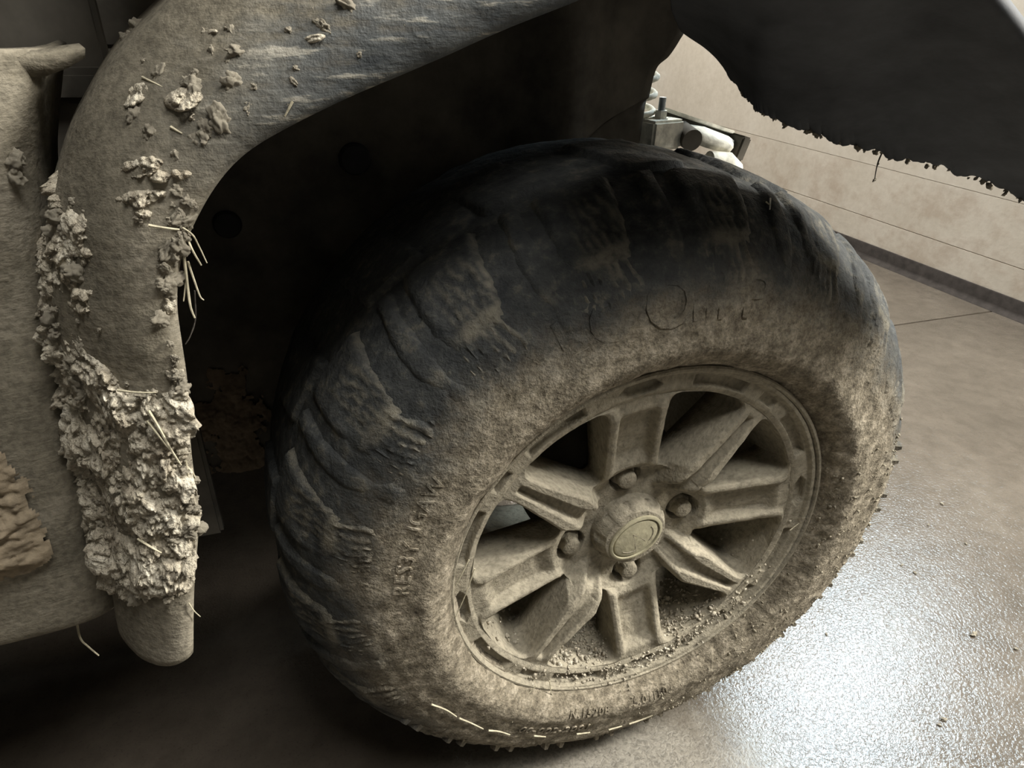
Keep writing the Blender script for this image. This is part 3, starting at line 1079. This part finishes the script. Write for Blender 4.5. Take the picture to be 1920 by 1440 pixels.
for (t0, s0, t1, s1, r) in ((3.9, .28, 3.0, .05, .0010), (3.75, .30, 3.25, .12, .0008), (1.95, .55, 1.75, .32, .0009), (8.1, .28, 7.9, .06, .0009), (11.7, .86, 11.6, .74, .0007), (10.8, .53, 10.65, .44, .0008), (11.7, .16, 11.35, .08, .0007), (4.35, .5, 4.2, .2, .0007)):
    pts = [flare(np.array([t0 + (t1 - t0) * k]), np.array([s0 + (s1 - s0) * k]), 0.009 if t0 < 9 else 0.0025)[0] for k in (0, .3, .7, 1)]
    tube('grass_straw', smoothpath(pts, 4), r, M_STRAW, fl, 6, 0.5)

# ------------------------------------------------------------------ front run of the arch (dark, overhanging)
PL = np.array([[0.0203, 0.1, 0.753], [0.0446, 0.09, 0.7377], [0.0659, 0.075, 0.7133], [0.0805, 0.06, 0.6979], [0.1216, 0.045, 0.6858], [0.1695, 0.03, 0.6731], [0.2177, 0.0, 0.6631], [0.2618, -0.03, 0.6475], [0.3072, -0.06, 0.6279], [0.3494, -0.08, 0.6098]])
PU = np.array([[-0.1052, -0.1, 0.7979], [-0.0795, -0.1, 0.7993], [-0.0525, -0.1, 0.8008], [-0.0357, -0.1, 0.8018], [-0.004, -0.1, 0.7975], [0.0335, -0.1, 0.7931], [0.0754, -0.1, 0.774], [0.1354, -0.1, 0.7399], [0.2099, -0.1, 0.6909], [0.3055, -0.1, 0.6241]])
NL_ = smoothpath(PL, 40)
NU_ = smoothpath(PU, 40)
k = np.linspace(0, 1, len(NL_))
rag = fbm(np.stack([k * 40, 0 * k, 0 * k + 5], -1), 4)
rag2 = vnoise(np.stack([k * 130, 0 * k, 0 * k], -1))
ragz = (0.0028 * rag + 0.0016 * np.maximum(rag2, 0) - 0.001 * (vnoise(np.stack([k * 24, 0 * k + 3, 0 * k], -1)) > 0.45)) * sstep(k, 0.12, 0.25)
rows = np.linspace(0, 1, 40) ** 1.6
FPn = NL_[:, None] * (1 - rows[None, :, None]) + NU_[:, None] * rows[None, :, None]
FPn[..., 2] += ragz[:, None] * (1 - rows[None]) ** 24
FPn[..., 1] += (0.018 * np.sin(PI * rows))[None]
FPn[..., 1] += 0.0016 * fbm(FPn * 30, 3)
# rolled outer edge going back over the top
roll = NU_[:, None] + np.array([[[0.006, 0.004, 0.004], [0.014, 0.020, 0.009], [0.024, 0.07, 0.012]]])
FPn = np.concatenate([FPn, roll], 1)
front = grid('front_fender', FPn, M_FLAP, veh)
front['label'] = 'dark front run of the wheel arch with a ragged muddy lower edge'
so = front.modifiers.new('solid', 'SOLIDIFY')
so.thickness = 0.004
so.offset = 0
# bits of mud along its lower edge
for _ in range(70):
    kk = random.uniform(0.22, 0.97)
    i = int(kk * (len(NL_) - 1))
    clod(NL_[i] + np.array([random.uniform(-.002, .002), 0, random.uniform(-0.0025, 0.001)]), random.uniform(0.0010, 0.0028), front, 'mud_clod')
tube('grass_straw', smoothpath([[0.1725, 0.03, 0.6748], [0.1708, 0.03, 0.6669], [0.1709, 0.03, 0.6596], [0.1723, 0.03, 0.6516]], 6), 0.0007, M_STRAW_D, front, 6, 0.5)
for p_, r_ in (((0.1718, .03, .6728), .0014), ((0.1709, .03, .6640), .0011), ((0.1723, .03, .6514), .0016)):
    clod(p_, r_, front)

# ------------------------------------------------------------------ wheel well and body
LR = np.array([[0.126, 0.35, 0.262], [0.1358, 0.35, 0.6376], [0.1407, 0.35, 0.6774], [0.1454, 0.35, 0.7066], [0.1586, 0.35, 0.7193], [0.1697, 0.35, 0.7356], [0.1747, 0.35, 0.7463], [0.173, 0.35, 0.7749], [0.1643, 0.35, 0.8045], [0.15, 0.35, 0.86]])
LRs = smoothpath(LR, 6)
bot = np.array([-0.44, 0.35, 0.253])
cols = np.linspace(0, 1, 60)
LP = np.zeros((len(LRs), len(cols), 3))
for i, p in enumerate(LRs):
    zl = bot[2] + (0.86 - bot[2]) * i / (len(LRs) - 1)
    lft = np.array([-0.50, 0.35, zl])
    LP[i] = lft * (1 - cols[:, None]) + p * cols[:, None]
LP[..., 1] += 0.004 * fbm(LP * 10, 3) + 0.035 * np.exp(-((LP[..., 0] - 0.02) / 0.05) ** 2) * -1 * (LP[..., 2] > 0.3)
liner = grid('wheel_well_liner', LP, M_DARK, veh)
liner['label'] = 'dark dusty inner liner of the wheel well'
so = liner.modifiers.new('solid', 'SOLIDIFY')
so.thickness = 0.005
so.offset = 0
LX, LZ = np.meshgrid(np.linspace(-0.485, -0.325, 150), np.linspace(0.256, 0.40, 130), indexing='ij')
ql = np.stack([LX, 0 * LX, LZ], -1)
wl, il = worley(ql * 70)
wl2, il2 = worley(ql * 190)
hl = sstep(0.40 - LZ + 0.04 * fbm(ql * 20, 3), 0, 0.08) * sstep(-0.325 - LX + 0.02 * fbm(ql * 25 + 4, 3), 0, 0.03)
hl = hl * (0.002 + 0.006 * fbm(ql * 30, 4) + 0.008 * np.sqrt(np.clip(0.6 - wl * wl, 0, 1)) * il + 0.003 * np.sqrt(np.clip(0.6 - wl2 ** 2, 0, 1))) - 0.002
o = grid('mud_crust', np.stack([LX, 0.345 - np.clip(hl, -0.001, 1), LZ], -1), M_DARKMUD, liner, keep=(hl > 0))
tag(o, 'dark crusted mud', None, None, 'stuff')
# holes and plugs in the liner
for (x, z, r) in ((-0.20, 0.62, .014), (-0.335, 0.56, .012)):
    o = lathe('liner_plug', [(0.0001, 0.0), (r, 0.0), (r * 1.15, 0.002), (r * 1.2, 0.006)], mat_plain('plug_black', (0.012, 0.012, 0.012), 0.7), liner, 24)
    o.location = (x, 0.340, z)
# hood over the wheel, joined to the flare and the front run (unseen above the frame, shaped to shade the wheel well)
hx = np.linspace(-0.36, 0.52, 40)
hy = np.linspace(0.0, 0.95, 30)
HX, HY = np.meshgrid(hx, hy, indexing='ij')
HZ = 0.80 + 0.075 * np.exp(-((HX + 0.02) / 0.26) ** 2) + 0.04 * sstep(HY, 0.0, 0.3)
HX = HX * (HX < 0) + HX * (HX >= 0) * (1 - 0.74 * sstep(HY, 0.30, 0.36))  # cut back on the far side so window light reaches the suspension
hood = grid('hood_panel', np.stack([HX, HY, HZ], -1), M_FLAP, veh)
so = hood.modifiers.new('solid', 'SOLIDIFY')
so.thickness = 0.006
box('frame_rail', (-0.55, 0.62, 0.40), (1.3, 0.06, 0.08), M_DARK, veh, 0.006)
box('firewall', (-0.56, 0.52, 0.58), (0.02, 0.85, 0.52), M_DARK, veh, 0.004)
box('floor_pan', (-1.15, 0.52, 0.385), (1.30, 0.95, 0.02), M_DARK, veh, 0.004)

# rocker panel to the left, and the dark gap behind it
RK = np.array([[-0.3852, 0.02, 0.7411], [-0.3981, 0.02, 0.7054], [-0.4053, 0.02, 0.6824], [-0.4119, 0.02, 0.6494], [-0.4146, 0.02, 0.6224], [-0.4166, 0.02, 0.5866], [-0.4242, 0.02, 0.5045], [-0.4324, 0.02, 0.409], [-0.435, 0.02, 0.3723], [-0.4375, 0.02, 0.3610]])
RKs = smoothpath(RK, 9)
NC = 90
back = 0.70 * np.linspace(0, 1, NC) ** 1.6
RP = np.repeat(RKs[:, None], NC, 1)
RP[..., 0] -= back[None]
# rounded front edge, shallow swage, tucked-in sill
RP[..., 1] += 0.012 * np.exp(-back / 0.006)[None] - 0.010 * (1 - np.exp(-back / 0.03))[None]
zz = RP[..., 2]
RP[..., 1] += 0.022 * sstep(0.382 - zz, 0, 0.022) + 0.006 * np.exp(-((zz - 0.60) / 0.05) ** 2)
RP[..., 1] -= 0.0025 * np.clip(fbm(RP * 40, 4), -0.2, 2) * sstep(0.60 - zz, 0, 0.08) * sstep(zz, 0.41, 0.44) * sstep(back, 0.012, 0.035)[None]
edge1 = RP[:, :1] + np.array([[[0.001, 0.020, 0]]])
edge2 = RP[:, :1] + np.array([[[-0.002, 0.06, 0]]])
RP = np.concatenate([edge2, edge1, RP], 1)
# sill turned under
RP = np.concatenate([RP, RP[-1:] + np.array([[[0.0, 0.05, -0.002]]])], 0)
rock = grid('rocker_panel', RP, M_FLARE, veh)
rock['label'] = 'dusty plastic rocker panel left of the flare'
so = rock.modifiers.new('solid', 'SOLIDIFY')
so.thickness = 0.004
so.offset = -1
tg2, sg2 = np.meshgrid(np.linspace(0.418, 0.60, 130), np.linspace(0.010, 0.16, 110), indexing='ij')
xe = np.interp(tg2, RKs[::-1, 2], RKs[::-1, 0])
KP = np.stack([xe - sg2, 0 * xe + 0.012, tg2], -1)
msk = sstep(sg2, 0.012 + 0.05 * sstep(tg2, 0.5, 0.6), 0.040 + 0.05 * sstep(tg2, 0.5, 0.6)) * sstep(tg2, 0.425, 0.455) * (1 - sstep(tg2, 0.56, 0.60))
k1, i1 = worley(KP * 110)
hh_ = msk * (0.002 + 0.0035 * fbm(KP * 50, 4) + 0.006 * np.sqrt(np.clip(0.6 - k1 * k1, 0, 1)) * i1 + 0.003 * np.sqrt(np.clip(0.6 - worley(KP * 260)[0] ** 2, 0, 1))) - 0.0028 * (1 - msk)
KP[..., 1] = 0.013 - 0.010 * (1 - np.exp(-sg2 / 0.03)) - np.clip(hh_, -0.001, 1) - 0.001
mc = grid('mud_crust', KP, mat_plain('brown_mud', (0.24, 0.195, 0.135), 0.95, 0.1, 0, 90, 0.35, 0.5), rock, keep=(hh_ > 0.0))
tag(mc, 'rough brown dried mud', None, None, 'stuff')
tube('grass_straw', smoothpath([[-0.470, 0.045, 0.356], [-0.4667, 0.03, 0.3467], [-0.4642, 0.03, 0.3357], [-0.46, 0.03, 0.3238]], 5), 0.0009, M_STRAW, rock, 6, 0.6)
# upper corner flange of the rocker, and the cowl and step behind
fl2 = np.array([[[-0.60, 0.024, 0.7405], [-0.60, 0.03, 0.7300]], [[-0.383, 0.024, 0.7400], [-0.384, 0.03, 0.7310]], [[-0.374, 0.028, 0.7418], [-0.374, 0.03, 0.7345]], [[-0.3655, 0.032, 0.7428], [-0.367, 0.034, 0.7385]]])
o = grid('rocker_flange', fl2, M_FLARE, veh)
so = o.modifiers.new('solid', 'SOLIDIFY')
so.thickness = 0.006
box('side_step', (-0.62, 0.22, 0.715), (0.56, 0.22, 0.02), M_DARK, veh, 0.004)
box('cowl_panel', (-0.50, 0.13, 0.56), (0.26, 0.012, 0.44), M_DARK, veh, 0.003)
box('door_sill', (-0.60, 0.30, 0.80), (0.50, 0.02, 0.15), M_DARK, veh, 0.003)
box('far_side_light_block', (-0.95, 1.0, 0.40), (1.9, 0.02, 0.74), M_DARK, veh, 0.004)  # unseen far body side, added to stop light running under the vehicle
box('underbody_light_block', (0.0, 0.68, 0.36), (0.22, 0.54, 0.44), M_DARK, veh, 0.01)  # hidden box added to keep window light off the floor behind the wheel
box('seat_base', (-1.2, 0.5, 0.62), (1.2, 0.9, 0.44), M_DARK, veh, 0.02)
for p_, s_ in (((-0.3390, 0.03, 0.7475), .0042), ((-0.3365, 0.03, 0.7500), .0036), ((-0.3425, 0.03, .7450), .0036), ((-0.407, 0.02, 0.690), .006), ((-0.409, 0.02, 0.683), .005)):
    clod(p_, s_, fl)

# ------------------------------------------------------------------ suspension seen past the liner
sus = tube('shock_body', [(0.142, 0.385, 0.58), (0.140, 0.385, 0.78)], 0.011, M_GREY, veh, 16)
hel = [(0.146 + 0.021 * math.cos(a), 0.385 + 0.021 * math.sin(a), 0.640 + 0.019 * a / (2 * PI)) for a in np.linspace(0, 2 * PI * 5, 150)]
tube('coil_spring', hel, 0.0036, M_GREY, veh, 8)
blk = box('arm_knuckle', (0.166, 0.365, 0.634), (0.050, 0.045, 0.034), M_GREY, veh, 0.003, 0.25)
bolt = tube('bolt', [(0.168, 0.362, 0.648), (0.168, 0.362, 0.6745)], 0.0042, M_STEEL, veh, 16)
lathe_n = lathe('bolt_nut', [(0.0001, 0.008), (0.0075, 0.008), (0.0080, 0.007), (0.0080, 0.0), (0.0105, 0.0), (0.0105, -0.002)], M_GREY, veh, 6, 'Z', 20)
lathe_n.location = (0.168, 0.362, 0.652)
# channel-section bracket running forward
dirx = Vector((0.2834 - 0.1779, 0.0, 0.6298 - 0.6593))
L_ = dirx.length
ra = math.atan2(-dirx.z, dirx.x)
mid = Vector(((0.2834 + 0.1779) / 2 + 0.002, 0.375, (0.6298 + 0.6593) / 2))
box('bracket_lit_edge', mid, (L_ + 0.004, 0.004, 0.0045), M_GREY, veh, 0.001, rot=(0, ra, 0))  # pale strip: light on the channel's upper edge, put into the colour
box('bracket_web', mid + Vector((0, 0.004, -0.010)), (L_ + 0.004, 0.004, 0.022), M_DARK, veh, 0.001, rot=(0, ra, 0))
box('bracket_end', (0.2855, 0.362, 0.614), (0.013, 0.030, 0.030), M_DARK, veh, 0.002, rot=(0, ra, 0))
arm = np.array([[[0.205, 0.345, 0.637], [0.208, 0.368, 0.643]], [[0.232, 0.345, 0.628], [0.236, 0.368, 0.639]], [[0.262, 0.345, 0.620], [0.275, 0.368, 0.6265]], [[0.268, 0.345, 0.6165], [0.278, 0.36, 0.6225]]])
o = grid('upper_arm', arm, M_GREY, veh)
so = o.modifiers.new('solid', 'SOLIDIFY')
so.thickness = 0.012
cyl = tube('arm_bushing', [(0.203, 0.34, 0.628), (0.207, 0.38, 0.634)], 0.013, M_DARK, veh, 20)
tube('arm_tube', [(0.235, 0.345, 0.602), (0.262, 0.345, 0.600), (0.279, 0.35, 0.588)], 0.012, M_GREY, veh, 16)

# ------------------------------------------------------------------ straws and crumbs stuck to the tyre and rim
for pts in ([[-0.2142, -0.0132, -0.1148], [-0.2015, -0.0147, -0.1261], [-0.1917, -0.0146, -0.1408]], [[-0.1892, -0.0146, -0.1444], [-0.1779, -0.0149, -0.1565], [-0.1656, -0.0144, -0.1721]],
            [[-0.1602, -0.0144, -0.1772], [-0.1494, -0.015, -0.183], [-0.1379, -0.0145, -0.1945]], [[-0.1121, -0.0151, -0.2078], [-0.0986, -0.0145, -0.2169]],
            [[-0.063, -0.0147, -0.2292], [-0.0469, -0.0142, -0.2348]], [[-0.0233, -0.0127, -0.2436], [-0.0071, -0.0127, -0.2446]], [[0.0029, -0.011, -0.2480], [0.0181, -0.0103, -0.2490], [0.0302, -0.0127, -0.243]]):
    p = np.array(pts)
    p[:, 1] -= 0.0016
    tube('grass_straw', smoothpath(p, 4), 0.0009, M_STRAW, tyre, 6, 0.7)
tw = np.array([[0.0851, 0.0489, 0.3023], [0.0753, 0.0352, 0.298], [0.0766, 0.0429, 0.3018], [0.0787, 0.0396, 0.2996]])
tw[:, 1] -= 0.006
tw[:, 2] += 0.004
tube('grass_twig', [tw[0], (tw[0] + tw[1]) / 2, tw[1]], 0.0008, mat_plain('white_straw', (0.8, 0.78, 0.7), 0.8), tyre, 6, 0.6)
tube('grass_twig', [tw[2], tw[3]], 0.0007, M_STRAW, tyre, 6, 0.6)
for pts in ([(-0.1626, -0.002, 0.0262), (-0.1705, -0.003, 0.0007), (-0.1801, -0.003, -0.0252)], [(-0.1672, -0.001, 0.0366), (-0.1741, -0.003, 0.0236), (-0.1797, -0.003, 0.0118)],
            [(-0.10, -0.003, -0.150), (-0.118, -0.006, -0.166), (-0.128, -0.015, -0.178)], [(-0.085, -0.002, -0.150), (-0.083, -0.003, -0.167), (-0.079, -0.003, -0.176)], [(0.168, -.002, -0.02), (0.176, -.003, -.012)]):
    tube('grass_straw', smoothpath(pts, 5), 0.0006, M_STRAW, rim, 6, 0.5)


def crumbs(name, pts, smin, smax, parent, mat=M_MUD):
    """many tiny crumbs joined in one mesh"""
    ico = bmesh.new()
    bmesh.ops.create_icosphere(ico, subdivisions=1, radius=1)
    bv = np.array([v.co[:] for v in ico.verts])
    bf = np.array([[v.index for v in f.verts] for f in ico.faces])
    ico.free()
    Vv, F = [], []
    for i, p in enumerate(pts):
        s = rng.uniform(smin, smax) * (0.5 + rng.random())
        Vv.append(np.array(p) + bv * s * rng.uniform(0.5, 1.4, (1, 3)) * (1 + 0.35 * rng.standard_normal((len(bv), 1))))
        F.append(bf + i * len(bv))
    o = mesh(name, np.concatenate(Vv), np.concatenate(F), mat, parent, True)
    o['kind'] = 'stuff'
    return o


pts = []
for _ in range(520):                                  # lower front of the sidewall, thrown-up crumbs
    a = D(rng.uniform(-95, 18))
    v = rng.uniform(0.02, 0.15) if rng.random() < .65 else rng.uniform(.09, .15)
    pts.append(tyre_pt(np.array([a]), np.array([v]), np.array([0.0007]))[0])
crumbs('mud_crumbs', pts, 0.0005, 0.0014, tyre, M_DUST)
pts = []
for _ in range(700):                                  # loose dirt lying on the upward faces at the bottom of the rim
    a = D(rng.normal(-78, 24))
    r = rng.uniform(0.150, 0.186)
    y = np.interp(r, [0.150, R2, 0.1655, 0.182, 0.186], [0.03, 0.0085, 0.006, 0.005, 0.0005])
    pts.append((r * math.cos(a), y - rng.uniform(0, 0.002), r * math.sin(a)))
crumbs('mud_crumbs', pts, 0.0005, 0.0016, rim)
pts = []
for _ in range(1200):
    a = D(rng.normal(-88, 24))
    y = rng.uniform(0.012, 0.07)
    r = np.interp(y, [0.007, 0.02, 0.04, 0.06, 0.11], [0.164, 0.1632, 0.160, 0.157, 0.155]) - 0.001
    pts.append((r * math.cos(a), y, r * math.sin(a)))
crumbs('mud_crumbs', pts, 0.0006, 0.0020, rim)

# ------------------------------------------------------------------ crumbs of dry mud on the floor
CRUMBS = ('largest mud crumb, alone on the concrete right of the bright floor reflection',
          'mud crumb on the concrete to the right, farthest from the tyre and nearest the wall',
          'mud crumb at the right edge of the picture, just below the largest crumb',
          'mud crumb on the concrete, second nearest the wall, level with the wheel hub',
          'nearer one of two close mud crumbs beside the right side of the tyre',
          'farther one of two close mud crumbs beside the right side of the tyre',
          'mud crumb on the concrete between the wall-side crumbs and the largest crumb',
          'bigger one of two mud crumbs at the lower right fringe of the bright reflection',
          'mud crumb on the concrete closest to the tyre, in the top of the bright reflection',
          'smaller one of two mud crumbs at the lower right fringe of the bright reflection')
for i, (x, y, s_) in enumerate(((0.574, 0.004, .0042), (0.78, 0.241, .0026), (0.609, -0.033, .0022), (0.708, 0.204, .002), (0.591, 0.123, .0022), (0.585, 0.143, .0018), (0.73, 0.149, .0018), (0.419, -0.083, .0028), (0.37, 0.069, .002), (0.407, -0.087, .0018))):
    o = bpy.data.objects.new('mud_crumb', clod_me[i % 8])
    COL.objects.link(o)
    o.scale = (s_ * 1.3, s_, s_ * 0.7)
    o.rotation_euler = (0, 0, i * 1.3)
    o.location = (x, y, s_ * 0.6)
    tag(o, CRUMBS[i], 'crumb', 'mud crumbs on the floor')
